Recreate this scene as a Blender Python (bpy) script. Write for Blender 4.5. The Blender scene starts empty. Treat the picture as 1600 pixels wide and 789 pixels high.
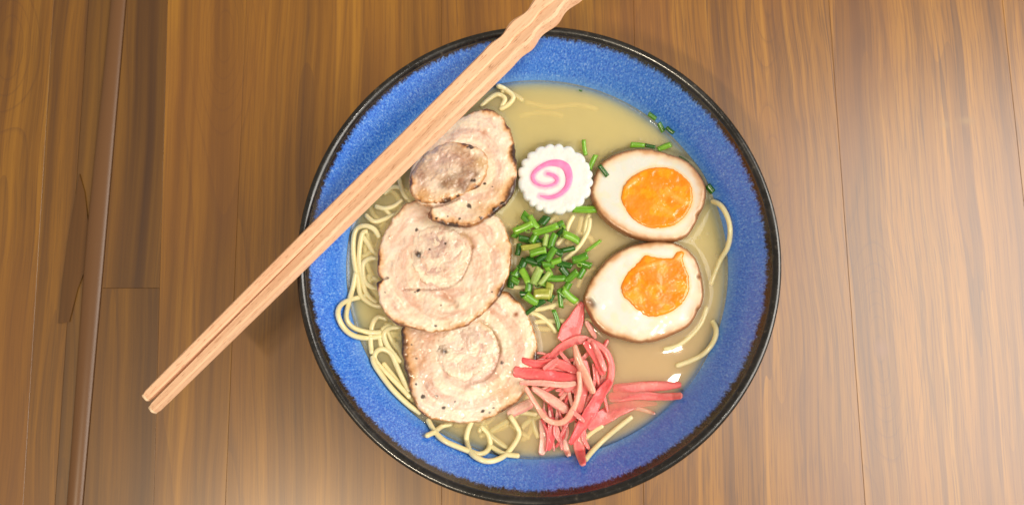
import bpy, bmesh, math, random
import numpy as np
from mathutils import Vector
random.seed(7); rng = np.random.default_rng(7)
R = math.radians
scene = bpy.context.scene
col = scene.collection

# ------------------------------------------------------------------ camera
F = 1244.0                       # focal length, in photo pixels (28 mm equivalent)
TH = R(8.5)                      # the phone leans 8.5 degrees from straight down
ZR, ZB = 0.072, 0.046            # bowl rim, broth surface
ct, st = math.cos(TH), math.sin(TH)
def ray(px, py):
    dx = (np.asarray(px, float) - 800.0) / F
    dy = -(np.asarray(py, float) - 394.5) / F
    return dx, dy * ct + st, dy * st - ct
_d = ray(842, 399)
CAM = np.array([-0.344 * _d[0], -0.344 * _d[1], ZR - 0.344 * _d[2]])
def P(px, py, z):
    """Where the sight line of a photo point meets height z (arrays welcome)."""
    dx, dy, dz = ray(px, py)
    t = (np.asarray(z, float) - CAM[2]) / dz
    return np.stack([CAM[0] + t * dx, CAM[1] + t * dy, np.asarray(z, float) + 0 * t], -1)
cam_d = bpy.data.cameras.new('camera'); cam = bpy.data.objects.new('camera', cam_d); col.objects.link(cam)
cam_d.sensor_width = 36; cam_d.lens = 36 * F / 1600; cam_d.clip_start = 0.01; cam_d.clip_end = 50
cam.location = CAM; cam.rotation_euler = (TH, 0, 0)
scene.camera = cam
cam_d.dof.use_dof = True; cam_d.dof.focus_distance = .358; cam_d.dof.aperture_fstop = 14.0

# ------------------------------------------------------------------ light
w = bpy.data.worlds.new('World'); scene.world = w; w.use_nodes = True
bg = w.node_tree.nodes['Background']; bg.inputs[0].default_value = (1.0, .89, .70, 1); bg.inputs[1].default_value = 0.46
def lamp(name, loc, target, power, size, color, size_y=None):
    L = bpy.data.lights.new(name, 'AREA'); L.energy = power; L.color = color
    L.shape = 'RECTANGLE' if size_y else 'DISK'; L.size = size
    if size_y: L.size_y = size_y
    o = bpy.data.objects.new(name, L); col.objects.link(o); o.location = loc
    o.rotation_euler = (Vector(target) - Vector(loc)).to_track_quat('-Z', 'Y').to_euler()
    return o
stretched_ = lamp('stretched_ceiling_lamp', (-.58, -.78, 1.9), (0, 0, 0), 31, .42, (1, .86, .64), .05)   # key lamp, made long at right angles to the chopsticks to blur their shadow
_z = Vector((-.58, -.78, 1.9)).normalized(); _x = (Vector((-.7, .7, 0)) - _z * Vector((-.7, .7, 0)).dot(_z)).normalized(); _y = _z.cross(_x)
from mathutils import Matrix
stretched_.rotation_euler = Matrix((_x, _y, _z)).transposed().to_euler()
lamp('second_ceiling_lamp', (.32, -.05, 1.3), (.02, 0, 0), 1.0, .02, (1, .93, .82))
lamp('right_sheen_light', (.98, .0, 1.05), (.22, -.02, 0), 33, 1.0, (1, .94, .85), 1.0)  # large soft panel added at the right for the sheen on the table
scene.view_settings.view_transform = 'Standard'; scene.view_settings.look = 'None'
scene.view_settings.exposure = -0.64; scene.view_settings.gamma = 1.0
scene.cycles.max_bounces = 16; scene.cycles.volume_bounces = 18; scene.cycles.transparent_max_bounces = 16
scene.cycles.caustics_reflective = False; scene.cycles.caustics_refractive = False

# ------------------------------------------------------------------ helpers
def S(r, g, b):
    c = np.array([r, g, b], float) / 255
    return np.where(c <= .04045, c / 12.92, ((c + .055) / 1.055) ** 2.4)
def S4(r, g, b): return (*S(r, g, b), 1)
def _h(ix, iy, seed):
    v = np.sin(ix * 127.1 + iy * 311.7 + seed * 74.7) * 43758.5453
    return v - np.floor(v)
def vn(x, y, seed=0):
    x = np.asarray(x, float); y = np.asarray(y, float)
    ix, iy = np.floor(x), np.floor(y); fx, fy = x - ix, y - iy
    fx = fx * fx * (3 - 2 * fx); fy = fy * fy * (3 - 2 * fy)
    a = _h(ix, iy, seed) * (1 - fx) + _h(ix + 1, iy, seed) * fx
    b = _h(ix, iy + 1, seed) * (1 - fx) + _h(ix + 1, iy + 1, seed) * fx
    return a * (1 - fy) + b * fy
def fbm(x, y, seed=0, o=4):
    s = 0; a = .5
    for i in range(o):
        s = s + a * vn(x * 2 ** i, y * 2 ** i, seed + i * 3); a *= .5
    return s / (1 - .5 ** o)
def sm(a, b, x):
    t = np.clip((x - a) / (b - a), 0, 1); return t * t * (3 - 2 * t)
def mix(a, b, t):
    t = np.asarray(t)[..., None]; return np.asarray(a) * (1 - t) + np.asarray(b) * t
def spline(pts, n, closed=False, ext=None):
    """Catmull-Rom through pts (rows of any width), n samples."""
    p = np.array(pts, float); m = len(p)
    segs = m if closed else m - 1
    u = np.linspace(0, segs, n, endpoint=not closed); u = np.minimum(u, segs - 1e-9)
    i = np.floor(u).astype(int); f = (u - i)[:, None]
    if closed: g = lambda k: p[(i + k) % m]
    else: g = lambda k: p[np.clip(i + k, 0, m - 1)]
    p0, p1, p2, p3 = g(-1), g(0), g(1), g(2)
    return .5 * (2 * p1 + (p2 - p0) * f + (2 * p0 - 5 * p1 + 4 * p2 - p3) * f ** 2 + (3 * p1 - p0 - 3 * p2 + p3) * f ** 3)
def resample(p, n, closed=True):
    q = np.vstack([p, p[:1]]) if closed else p
    L = np.r_[0, np.cumsum(np.linalg.norm(np.diff(q[:, :2], axis=0), axis=1))]
    t = np.linspace(0, L[-1], n, endpoint=not closed)
    return np.stack([np.interp(t, L, q[:, k]) for k in range(q.shape[1])], 1)
def dist_poly(x, y, pts):
    """Distance from points to a polyline."""
    sh = x.shape; q = np.stack([x.ravel(), y.ravel()], 1); best = np.full(len(q), 1e9)
    pts = np.array(pts, float)
    for a, b in zip(pts[:-1], pts[1:]):
        ab = b - a; t = np.clip(((q - a) @ ab) / (ab @ ab + 1e-12), 0, 1)
        best = np.minimum(best, np.linalg.norm(q - a - t[:, None] * ab, axis=1))
    return best.reshape(sh)
def inside(x, y, poly):
    r = np.zeros(x.shape, bool); n = len(poly)
    for i in range(n):
        x1, y1 = poly[i][:2]; x2, y2 = poly[(i + 1) % n][:2]
        if y1 == y2: continue
        r ^= ((y1 > y) != (y2 > y)) & (x < (x2 - x1) * (y - y1) / (y2 - y1) + x1)
    return r
def mesh(name, verts, faces, mat, parent=None, smooth=True, cols=None, attrs=None):
    me = bpy.data.meshes.new(name); me.from_pydata([tuple(v) for v in verts], [], faces)
    if smooth: me.polygons.foreach_set('use_smooth', [True] * len(me.polygons))
    if cols is not None:
        a = me.color_attributes.new('col', 'FLOAT_COLOR', 'POINT')
        c = np.ones((len(verts), 4), np.float32); c[:, :3] = np.clip(cols, 0, 1); a.data.foreach_set('color', c.ravel())
    for k, v in (attrs or {}).items():
        v = np.asarray(v, np.float32)
        a = me.attributes.new(k, 'FLOAT_VECTOR' if v.ndim == 2 else 'FLOAT', 'POINT')
        a.data.foreach_set('vector' if v.ndim == 2 else 'value', v.ravel())
    me.materials.append(mat); me.update()
    o = bpy.data.objects.new(name, me); col.objects.link(o)
    if parent is not None: o.parent = parent
    return o
def tag(o, label=None, cat=None, group=None, kind=None):
    if label: o['label'] = label
    if cat: o['category'] = cat
    if group: o['group'] = group
    if kind: o['kind'] = kind
    return o
def empty(name, label, cat, loc=(0, 0, 0), group=None):
    o = bpy.data.objects.new(name, None); col.objects.link(o); o.location = loc; o.empty_display_size = .02
    return tag(o, label, cat, group)
def grid_faces(nr, na, off=0, closed=True):
    f = []
    for i in range(nr - 1):
        for j in range(na if closed else na - 1):
            k = (j + 1) % na
            f.append((off + i * na + j, off + i * na + k, off + (i + 1) * na + k, off + (i + 1) * na + j))
    return f
def child_at(root, objs):
    """Parent objs built in world space to root without moving them."""
    for o in objs:
        o.parent = root; o.matrix_parent_inverse.identity()
        o.location = Vector(o.location) - Vector(root.location)

# ------------------------------------------------------------------ materials
def new_mat(name):
    m = bpy.data.materials.new(name); m.use_nodes = True
    nt = m.node_tree; b = nt.nodes['Principled BSDF']
    return m, nt, b
def N(nt, t, **kw):
    n = nt.nodes.new(t)
    for k, v in kw.items():
        if k.startswith('i_'):
            key = k[2:]; key = int(key) if key.isdigit() else key
            n.inputs[key].default_value = v
        else: setattr(n, k, v)
    return n
def math_n(nt, op, a, b=None, c=None, clamp=False):
    n = nt.nodes.new('ShaderNodeMath'); n.operation = op; n.use_clamp = clamp
    for i, v in enumerate((a, b, c)):
        if v is None: continue
        if isinstance(v, (int, float)): n.inputs[i].default_value = v
        else: nt.links.new(v, n.inputs[i])
    return n.outputs[0]
def mixc(nt, fac, a, b, blend='MIX'):
    n = nt.nodes.new('ShaderNodeMix'); n.data_type = 'RGBA'; n.blend_type = blend
    for sock, v in ((n.inputs[0], fac), (n.inputs[6], a), (n.inputs[7], b)):
        if isinstance(v, (int, float)): sock.default_value = v
        elif isinstance(v, tuple): sock.default_value = v
        else: nt.links.new(v, sock)
    return n.outputs[2]
def noise(nt, vec, scale, detail=3, rough=.55, dist=0.0):
    n = nt.nodes.new('ShaderNodeTexNoise'); n.inputs['Scale'].default_value = scale
    n.inputs['Detail'].default_value = detail; n.inputs['Roughness'].default_value = rough; n.inputs['Distortion'].default_value = dist
    if vec is not None: nt.links.new(vec, n.inputs['Vector'])
    return n.outputs['Fac']
def mapping(nt, vec, scale=(1, 1, 1), rot=(0, 0, 0), loc=(0, 0, 0)):
    n = nt.nodes.new('ShaderNodeMapping'); n.inputs['Scale'].default_value = scale
    n.inputs['Rotation'].default_value = rot; n.inputs['Location'].default_value = loc
    nt.links.new(vec, n.inputs['Vector']); return n.outputs[0]
def ramp(nt, fac, stops):
    n = nt.nodes.new('ShaderNodeValToRGB'); e = n.color_ramp.elements
    while len(e) < len(stops): e.new(.5)
    for el, (p, c) in zip(e, stops): el.position = p; el.color = c if len(c) == 4 else (*c, 1)
    nt.links.new(fac, n.inputs[0]); return n.outputs[0]
def rng_map(nt, v, a, b, c=0.0, d=1.0, smooth=True):
    n = nt.nodes.new('ShaderNodeMapRange'); n.interpolation_type = 'SMOOTHSTEP' if smooth else 'LINEAR'
    n.inputs[1].default_value = a; n.inputs[2].default_value = b; n.inputs[3].default_value = c; n.inputs[4].default_value = d
    nt.links.new(v, n.inputs[0]); return n.outputs[0]
def bump(nt, b, h, strength, dist):
    n = nt.nodes.new('ShaderNodeBump'); n.inputs['Strength'].default_value = strength; n.inputs['Distance'].default_value = dist
    nt.links.new(h, n.inputs['Height']); nt.links.new(n.outputs[0], b.inputs['Normal']); return n

def food_mat(name, rough=.35, sss=.15, scale=.002, nscale=700, bstr=.5, bdist=.0004, var=.25, stretch=(1, 1, 1), spec=.5, coat=0.0, rvar=.2):
    m, nt, b = new_mat(name)
    a = N(nt, 'ShaderNodeAttribute', attribute_name='col')
    tc = N(nt, 'ShaderNodeTexCoord')
    v = mapping(nt, tc.outputs['Object'], stretch)
    n1 = noise(nt, v, nscale, 4, .65); n2 = noise(nt, v, nscale * .22, 3)
    f = rng_map(nt, n1, .3, .7, 1 - var, 1 + var * .5, False)
    f2 = rng_map(nt, n2, .3, .7, 1 - var * .5, 1 + var * .3, False)
    fm = math_n(nt, 'MULTIPLY', f, f2)
    mul = N(nt, 'ShaderNodeVectorMath', operation='SCALE'); nt.links.new(a.outputs['Color'], mul.inputs[0]); nt.links.new(fm, mul.inputs['Scale'])
    nt.links.new(mul.outputs[0], b.inputs['Base Color'])
    r = rng_map(nt, n2, .3, .7, max(.05, rough - rvar), rough + rvar, False); nt.links.new(r, b.inputs['Roughness'])
    b.inputs['Subsurface Weight'].default_value = sss; b.inputs['Subsurface Scale'].default_value = scale
    b.inputs['Subsurface Radius'].default_value = (1, .6, .4)
    b.inputs['Specular IOR Level'].default_value = spec; b.inputs['Coat Weight'].default_value = coat; b.inputs['Coat Roughness'].default_value = .08
    if bstr: bump(nt, b, n1, bstr, bdist)
    return m
M = {}
M['pork'] = food_mat('braised_pork', .36, .2, .0012, 1000, .5, .0005, .05, spec=.5, coat=.8)
M['egg'] = food_mat('boiled_egg_white', .32, .3, .003, 300, .06, .0002, .012, coat=.3)
M['yolk'] = food_mat('soft_egg_yolk', .3, .25, .002, 420, .2, .0003, .05, coat=.4)
M['fish_cake'] = food_mat('fish_cake', .45, .3, .002, 900, .2, .0002, .03, coat=.2)
M['noodle'] = food_mat('wheat_noodle', .3, .25, .002, 300, .15, .0002, .06, coat=.25)
M['ginger'] = food_mat('pickled_ginger', .40, .5, .003, 700, .8, .0005, .14, (1, 1, 1), coat=.55)
M['scallion'] = food_mat('scallion', .3, .3, .001, 500, .25, .0002, .16, coat=.2)

# beech wood of the chopsticks: object space, grain along local X
m, nt, b = new_mat('beech_wood'); M['beech'] = m
tc = N(nt, 'ShaderNodeTexCoord'); o_ = tc.outputs['Object']
g1 = noise(nt, mapping(nt, o_, (18, 500, 500)), 1, 3); g2 = noise(nt, mapping(nt, o_, (230, 2600, 2600)), 1, 2, .5)
c = ramp(nt, g1, [(.3, S4(226, 174, 138)), (.52, S4(238, 192, 156)), (.75, S4(247, 208, 176))])
fl = rng_map(nt, g2, .60, .68); c = mixc(nt, math_n(nt, 'MULTIPLY', fl, .6), c, S4(160, 98, 64))
nt.links.new(c, b.inputs['Base Color']); b.inputs['Roughness'].default_value = .55; b.inputs['Specular IOR Level'].default_value = .35
bump(nt, b, g2, .25, .0002)
m, nt, b = new_mat('cut_wood_tip'); M['tip'] = m
b.inputs['Base Color'].default_value = S4(236, 205, 172); b.inputs['Roughness'].default_value = .6

# table laminate: mesh attribute pl = (seed, tone, fine grain strength)
def table_mat():
    m, nt, b = new_mat('wood_laminate')
    tc = N(nt, 'ShaderNodeTexCoord'); o_ = tc.outputs['Object']
    at = N(nt, 'ShaderNodeAttribute', attribute_name='pl'); sep = N(nt, 'ShaderNodeSeparateXYZ'); nt.links.new(at.outputs['Vector'], sep.inputs[0])
    seed, tone, fine = sep.outputs[0], sep.outputs[1], sep.outputs[2]
    off = N(nt, 'ShaderNodeCombineXYZ'); nt.links.new(math_n(nt, 'MULTIPLY', seed, .0), off.inputs[0]); nt.links.new(seed, off.inputs[2])
    v0 = N(nt, 'ShaderNodeVectorMath', operation='ADD'); nt.links.new(o_, v0.inputs[0]); nt.links.new(off.outputs[0], v0.inputs[1])
    vr = mapping(nt, v0.outputs[0], (1, 1, 1), (0, 0, R(-1.1)))
    sp = N(nt, 'ShaderNodeSeparateXYZ'); nt.links.new(vr, sp.inputs[0])
    wob = noise(nt, mapping(nt, vr, (5, 5, 1)), 1, 2); wob = math_n(nt, 'MULTIPLY', math_n(nt, 'SUBTRACT', wob, .5), .014)
    comb = N(nt, 'ShaderNodeCombineXYZ'); nt.links.new(math_n(nt, 'ADD', sp.outputs[0], wob), comb.inputs[0]); nt.links.new(sp.outputs[1], comb.inputs[1]); nt.links.new(sp.outputs[2], comb.inputs[2])
    v = comb.outputs[0]
    field = noise(nt, mapping(nt, v, (17, .9, 1)), 1, 1, .4)
    # knots bend the growth rings round themselves
    for kx, ky, amp in KNOTS:
        dx = math_n(nt, 'MULTIPLY', math_n(nt, 'SUBTRACT', sp.outputs[0], kx), 75.)
        dy = math_n(nt, 'MULTIPLY', math_n(nt, 'SUBTRACT', sp.outputs[1], ky), 26.)
        r2 = math_n(nt, 'ADD', math_n(nt, 'MULTIPLY', dx, dx), math_n(nt, 'MULTIPLY', dy, dy))
        field = math_n(nt, 'ADD', field, math_n(nt, 'MULTIPLY', math_n(nt, 'EXPONENT', math_n(nt, 'MULTIPLY', r2, -1.)), amp))
    rings = math_n(nt, 'FRACT', math_n(nt, 'MULTIPLY', field, 17.))
    line = rng_map(nt, rings, .80, 1.0); line2 = rng_map(nt, rings, 0, .06, 1, 0)
    late = math_n(nt, 'MULTIPLY', line, line2 if False else 1.)
    streak = noise(nt, mapping(nt, v, (62, 1.1, 1)), 1, 3, .55)
    streak2 = noise(nt, mapping(nt, v, (260, 2.6, 1)), 1, 4, .62)
    pore = noise(nt, mapping(nt, v, (1500, 34, 1)), 1, 2, .6)
    pore2 = noise(nt, mapping(nt, v, (700, 12, 1)), 1, 3, .6)
    big = noise(nt, mapping(nt, v, (16, 5.5, 1)), 1, 3)
    ln = math_n(nt, 'ABSOLUTE', math_n(nt, 'SUBTRACT', noise(nt, mapping(nt, v, (30, .55, 1)), 1, 2, .5), .5))
    lw_ = rng_map(nt, noise(nt, mapping(nt, v, (60, 9, 1)), 1, 2), .42, .62, .0015, .010)
    thin = math_n(nt, 'MULTIPLY', math_n(nt, 'LESS_THAN', ln, lw_), math_n(nt, 'MULTIPLY', fine, .65))
    c = ramp(nt, streak, [(.30, S4(84, 47, 8)), (.43, S4(118, 75, 13)), (.55, S4(138, 90, 17)), (.70, S4(166, 114, 28))])
    c2 = ramp(nt, streak2, [(.34, S4(82, 46, 9)), (.46, S4(120, 76, 14)), (.56, S4(142, 94, 20)), (.66, S4(172, 122, 36))])
    c = mixc(nt, math_n(nt, 'ADD', math_n(nt, 'MULTIPLY', fine, .24), .14), c, c2)
    c = mixc(nt, thin, c, S4(92, 56, 22))
    c = mixc(nt, math_n(nt, 'MULTIPLY', late, .30), c, S4(82, 48, 22))
    pf = math_n(nt, 'MULTIPLY', math_n(nt, 'MULTIPLY', math_n(nt, 'MAXIMUM', rng_map(nt, pore, .50, .66), math_n(nt, 'MULTIPLY', rng_map(nt, pore2, .52, .64), .7)), .50), fine)
    c = mixc(nt, pf, c, S4(70, 40, 22))
    c = mixc(nt, math_n(nt, 'MULTIPLY', rng_map(nt, big, .42, .70), .45), c, S4(124, 76, 28))
    for kx, ky, sx, sy, amt, colr in STAINS:
        dx = math_n(nt, 'MULTIPLY', math_n(nt, 'SUBTRACT', sp.outputs[0], kx), 1 / sx)
        dy = math_n(nt, 'MULTIPLY', math_n(nt, 'SUBTRACT', sp.outputs[1], ky), 1 / sy)
        r2 = math_n(nt, 'ADD', math_n(nt, 'MULTIPLY', dx, dx), math_n(nt, 'MULTIPLY', dy, dy))
        c = mixc(nt, math_n(nt, 'MULTIPLY', math_n(nt, 'EXPONENT', math_n(nt, 'MULTIPLY', r2, -1.)), amt), c, colr)
    sc = N(nt, 'ShaderNodeVectorMath', operation='SCALE'); nt.links.new(c, sc.inputs[0]); nt.links.new(tone, sc.inputs['Scale'])
    nt.links.new(sc.outputs[0], b.inputs['Base Color'])
    b.inputs['Roughness'].default_value = .5; b.inputs['Specular IOR Level'].default_value = .4; b.inputs['Coat Weight'].default_value = 1.0; b.inputs['Coat IOR'].default_value = 1.6; b.inputs['Coat Roughness'].default_value = .31
    bump(nt, b, pore, .12, .0002)
    return m
def rot_in(px, py):
    p = P(px, py, 0); a = R(-1.1); return (p[0] * math.cos(a) - p[1] * math.sin(a), p[0] * math.sin(a) + p[1] * math.cos(a))
KNOTS = [(*rot_in(1374, 545), .42), (*rot_in(1212, 8), .35), (*rot_in(1222, 255), .25), (*rot_in(350, 60), .3), (*rot_in(12, 70), .3)]
STAINS = [(*rot_in(1511, 189), .0035, .0022, .75, S4(128, 92, 40)), (*rot_in(1476, 195), .0025, .0025, .55, S4(134, 98, 46)), (*rot_in(1378, 545), .003, .0045, .5, S4(120, 80, 60))]
M['table'] = table_mat()
m, nt, b = new_mat('edge_band'); M['edge'] = m
b.inputs['Base Color'].default_value = S4(112, 78, 50); b.inputs['Roughness'].default_value = .34
m, nt, b = new_mat('dark_wood'); M['darkwood'] = m
tc = N(nt, 'ShaderNodeTexCoord'); g = noise(nt, mapping(nt, tc.outputs['Object'], (160, 5, 1)), 1, 3)
nt.links.new(ramp(nt, g, [(.3, S4(74, 46, 18)), (.7, S4(108, 70, 30))]), b.inputs['Base Color']); b.inputs['Roughness'].default_value = .5

# ------------------------------------------------------------------ tables
def slab(name, quad, z, th, mat, parent, pl, bev=.00012, ny=2):
    """A board with a small chamfer: quad = four (x, y) corners, anticlockwise."""
    q = np.array(quad, float); c = q.mean(0)
    def inset(d):
        out = []
        for i in range(4):
            a, b_, cc = q[i - 1], q[i], q[(i + 1) % 4]
            e1 = (b_ - a) / np.linalg.norm(b_ - a); e2 = (cc - b_) / np.linalg.norm(cc - b_)
            n1 = np.array([-e1[1], e1[0]]); n2 = np.array([-e2[1], e2[0]])
            k = n1 + n2; k = k / (k @ n1); out.append(b_ + k * d)
        return out
    t = inset(bev); v = [(*p, z) for p in t] + [(*p, z - bev) for p in q] + [(*p, z - th) for p in q]
    f = [(0, 1, 2, 3), (11, 10, 9, 8)]
    for r in (0, 4):
        for i in range(4): j = (i + 1) % 4; f.append((r + i, r + 4 + i, r + 4 + j, r + j))
    return mesh(name, v, f, mat, parent, False, attrs={'pl': np.tile(np.array(pl, np.float32), (12, 1))})
YT, YB = .34, -.36
def line_at(x0, x1, z=0):
    a = P(x0, 0, z)[:2]; b_ = P(x1, 789, z)[:2]
    def f(y): t = (y - a[1]) / (b_[1] - a[1]); return a[0] + (b_[0] - a[0]) * t
    return f
G = .00004
def boards(root, joints, z, th, tones, ends=None):
    for k in range(len(joints) - 1):
        l, r = joints[k], joints[k + 1]
        cuts = [YB] + list((ends or {}).get(k, [])) + [YT]
        for q in range(len(cuts) - 1):
            y0, y1 = cuts[q] + G, cuts[q + 1] - G
            quad = [(l(y0) + G, y0), (r(y0) - G, y0), (r(y1) - G, y1), (l(y1) + G, y1)]
            t = tones[k] if not isinstance(tones[k], list) else tones[k][q]
            slab('plank', quad, z, th, M['table'], root, (k * 3.7 + q * 1.3 + z * 900, *t))
tb = empty('dining_table', 'brown wood laminate tabletop carrying the blue ramen bowl', 'table')
J = [line_at(198, 130), line_at(262, 240), line_at(385, 352), line_at(690, 690), line_at(990, 1006), line_at(1295, 1352), line_at(1566, 1650), line_at(1850, 1970), line_at(2150, 2300)]
endy = float(P(200, 450, 0)[1]); e2 = float(P(1700, 380, 0)[1])
boards(tb, J, 0, .02, [[(.74, .4), (.70, .35)], (1.06, .4), (1.14, .5), (1.22, .75), (1.22, 1), (1.22, 1), (1.18, 1), [(1.2, 1), (1.15, 1)]], {0: [endy], 7: [e2]})
# rounded edge band down the left side of this table
def band(name, lf, rf, z, h, root, mat, y0=YB, y1=YT):
    n = 13; v = []; ys = np.linspace(y0, y1, 40)
    for y in ys:
        l, r = lf(y), rf(y)
        for i in range(n):
            a = math.pi * .95 * i / (n - 1)
            v.append(((l + r) / 2 + (r - l) / 2 * math.cos(a), y, z - h + h * math.sin(a)))
        v.append((l, y, z - .02)); v.append((r, y, z - .02))
    k = n + 2; m_ = len(ys); f = []
    for q in range(m_ - 1):
        o = q * k
        for i in range(n): f.append((o + i, o + i + k, o + i + 1 + k, o + i + 1))
        f.append((o + k - 1, o + 2 * k - 1, o + k, o))
    return mesh(name, v, f, mat, root, True)
BL, BR = line_at(170, 101), line_at(197, 129)
cv = lambda y: .0035 * math.exp(-((y - .02) / .09) ** 2)
band('edge_band', lambda y: BL(y) - cv(y) * .6, lambda y: BR(y) + .0002, .0004, .0032, tb, M['edge'])
nt_ = empty('neighbouring_table', 'brown wood laminate table beyond the gap at the left edge of the photo', 'table')
zn = -.004
K = [line_at(-560, -700, zn), line_at(-300, -400, zn), line_at(-60, -110, zn), line_at(84, 36, zn), line_at(139, 86, zn)]
boards(nt_, K, zn, .02, [(.9, .5), (.9, .5), (.95, .6), (.9, .6)])
KL = K[-1]
slab('filler_strip', [(KL(YB) + .0003, YB), (BL(YB) + .001, YB), (BL(YT) + .001, YT), (KL(YT) + .0003, YT)], -.0034, .015, M['table'], nt_, (5.1, .62, .3))
wp = [(124,272),(132,300),(139,360),(141,400),(121,452),(108,503),(91,505),(97,440),(105,380)]
wv = [tuple(P(x, y, zz)) for zz in (-.0026, -.0034) for x, y in wp]; nw = len(wp)
mesh('dark_offcut', wv, [tuple(range(nw))[::-1]] + [(i, (i + 1) % nw, nw + (i + 1) % nw, nw + i) for i in range(nw)], M['darkwood'], nt_, False)
fl = mesh('floor', [(-1.5, -1.5, -.72), (1.5, -1.5, -.72), (1.5, 1.5, -.72), (-1.5, 1.5, -.72)], [(0, 1, 2, 3)], M['darkwood'], None, False)
tag(fl, kind='structure')

# ------------------------------------------------------------------ bowl
def glaze():
    m, nt, b = new_mat('blue_glaze')
    at = N(nt, 'ShaderNodeAttribute', attribute_name='gl')     # (cos, sin, way down the wall in m)
    tc = N(nt, 'ShaderNodeTexCoord')
    sp = N(nt, 'ShaderNodeSeparateXYZ'); nt.links.new(at.outputs['Vector'], sp.inputs[0]); t = sp.outputs[2]
    dr = noise(nt, mapping(nt, at.outputs['Vector'], (55, 55, 160)), 1, 3, .6)     # radial runs
    dr2 = noise(nt, mapping(nt, at.outputs['Vector'], (120, 120, 760)), 1, 4, .72)   # speckle
    big = noise(nt, mapping(nt, at.outputs['Vector'], (2.2, 2.2, 20)), 1, 2)
    c = ramp(nt, dr2, [(.34, S4(34, 90, 206)), (.46, S4(56, 124, 234)), (.56, S4(86, 152, 246)), (.68, S4(160, 200, 254))])
    c = mixc(nt, math_n(nt, 'MULTIPLY', rng_map(nt, dr, .4, .7), .40), c, S4(44, 112, 226))
    # more violet at the right and front
    side = math_n(nt, 'ADD', math_n(nt, 'MULTIPLY', sp.outputs[0], .5), math_n(nt, 'MULTIPLY', sp.outputs[1], -.35))
    side = math_n(nt, 'ADD', side, math_n(nt, 'MULTIPLY', math_n(nt, 'SUBTRACT', big, .5), .9))
    c = mixc(nt, math_n(nt, 'MULTIPLY', rng_map(nt, side, -.1, .75), .26), c, S4(104, 126, 228))
    # pale turquoise fringe where the glaze pools near the broth
    pool = math_n(nt, 'ADD', t, math_n(nt, 'MULTIPLY', math_n(nt, 'SUBTRACT', dr, .5), .004))
    c = mixc(nt, math_n(nt, 'MULTIPLY', rng_map(nt, pool, .020, .027), .35), c, S4(128, 184, 226))
    # brown black break at the lip, wider at the front right
    wd = math_n(nt, 'ADD', math_n(nt, 'MULTIPLY', sp.outputs[0], .0004), math_n(nt, 'MULTIPLY', sp.outputs[1], -.0014))
    tt = math_n(nt, 'SUBTRACT', t, wd)
    tt = math_n(nt, 'ADD', tt, math_n(nt, 'MULTIPLY', math_n(nt, 'SUBTRACT', dr, .5), .006))
    tt = math_n(nt, 'ADD', tt, math_n(nt, 'MULTIPLY', math_n(nt, 'SUBTRACT', dr2, .5), .005))
    brk = rng_map(nt, tt, .0016, .0046)
    c = mixc(nt, brk, ramp(nt, dr2, [(.35, S4(14, 12, 14)), (.6, S4(34, 26, 26)), (.8, S4(70, 64, 58))]), c)
    nt.links.new(c, b.inputs['Base Color']); b.inputs['Roughness'].default_value = .22
    nt.links.new(rng_map(nt, dr, .3, .7, .16, .34), b.inputs['Roughness'])
    b.inputs['Specular IOR Level'].default_value = .5; b.inputs['Coat Weight'].default_value = .35; b.inputs['Coat Roughness'].default_value = .1
    bump(nt, b, dr2, .22, .0005)
    return m
M['glaze'] = glaze()
m, nt, b = new_mat('black_glaze'); M['black'] = m; b.inputs['Specular IOR Level'].default_value = .7
tc = N(nt, 'ShaderNodeTexCoord'); g = noise(nt, tc.outputs['Object'], 420, 4, .65); g3 = noise(nt, tc.outputs['Object'], 60, 3)
c = ramp(nt, g, [(.35, S4(12, 11, 12)), (.6, S4(32, 28, 26)), (.78, S4(92, 84, 74))])
nt.links.new(c, b.inputs['Base Color']); nt.links.new(rng_map(nt, g3, .35, .65, .16, .34), b.inputs['Roughness']); bump(nt, b, g, .2, .0004)
b.inputs['Coat Weight'].default_value = .3; b.inputs['Coat Roughness'].default_value = .08

inner = [(.1010, .0702), (.0995, .0668), (.0972, .0625), (.0938, .0565), (.0904, .0505), (.0877, .0460), (.0838, .0405), (.076, .0320), (.064, .0235), (.048, .0180), (.03, .0155), (.012, .0145), (.0006, .0143)]
def zwall(r):
    a = np.array(inner[::-1]); return np.interp(r, a[:, 0], a[:, 1])
def revolve(name, prof, mat, parent, na=256, npf=80, wob=0.0, attr=True):
    p = resample(spline(prof, 400), npf, closed=False)
    L = np.r_[0, np.cumsum(np.linalg.norm(np.diff(p, axis=0), axis=1))]
    a = np.arange(na) / na * 2 * math.pi
    ca, sa = np.cos(a), np.sin(a)
    rr = 1 + wob * (np.sin(2 * a + .6) * .6 + np.sin(3 * a + 2) * .4)
    v = np.stack([p[:, :1] * (ca * rr)[None], p[:, :1] * (sa * rr)[None], np.repeat(p[:, 1:2], na, 1)], -1).reshape(-1, 3)
    gl = np.stack([np.tile(ca, npf), np.tile(sa, npf), np.repeat(L, na)], 1)
    f = [tuple(reversed(q)) for q in grid_faces(npf, na)]
    return mesh(name, v, f, mat, parent, True, attrs={'gl': gl} if attr else None)
bowl = empty('ramen_bowl', 'round blue glazed ramen bowl with a black rim standing on the table', 'bowl')
revolve('inner_wall', inner, M['glaze'], bowl, 320, 110, .003)
revolve('rim', [(.1008, .0698), (.1012, .0708), (.1022, .0718), (.1034, .0721), (.1045, .0716), (.1050, .0704), (.1049, .0690), (.1043, .0678)], M['black'], bowl, 320, 22, .003)
revolve('outer_wall', [(.1044, .0679), (.1020, .063), (.0975, .054), (.0885, .040), (.074, .0265), (.056, .0155), (.042, .0105), (.0372, .0088)], M['black'], bowl, 200, 50, .003)
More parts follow.
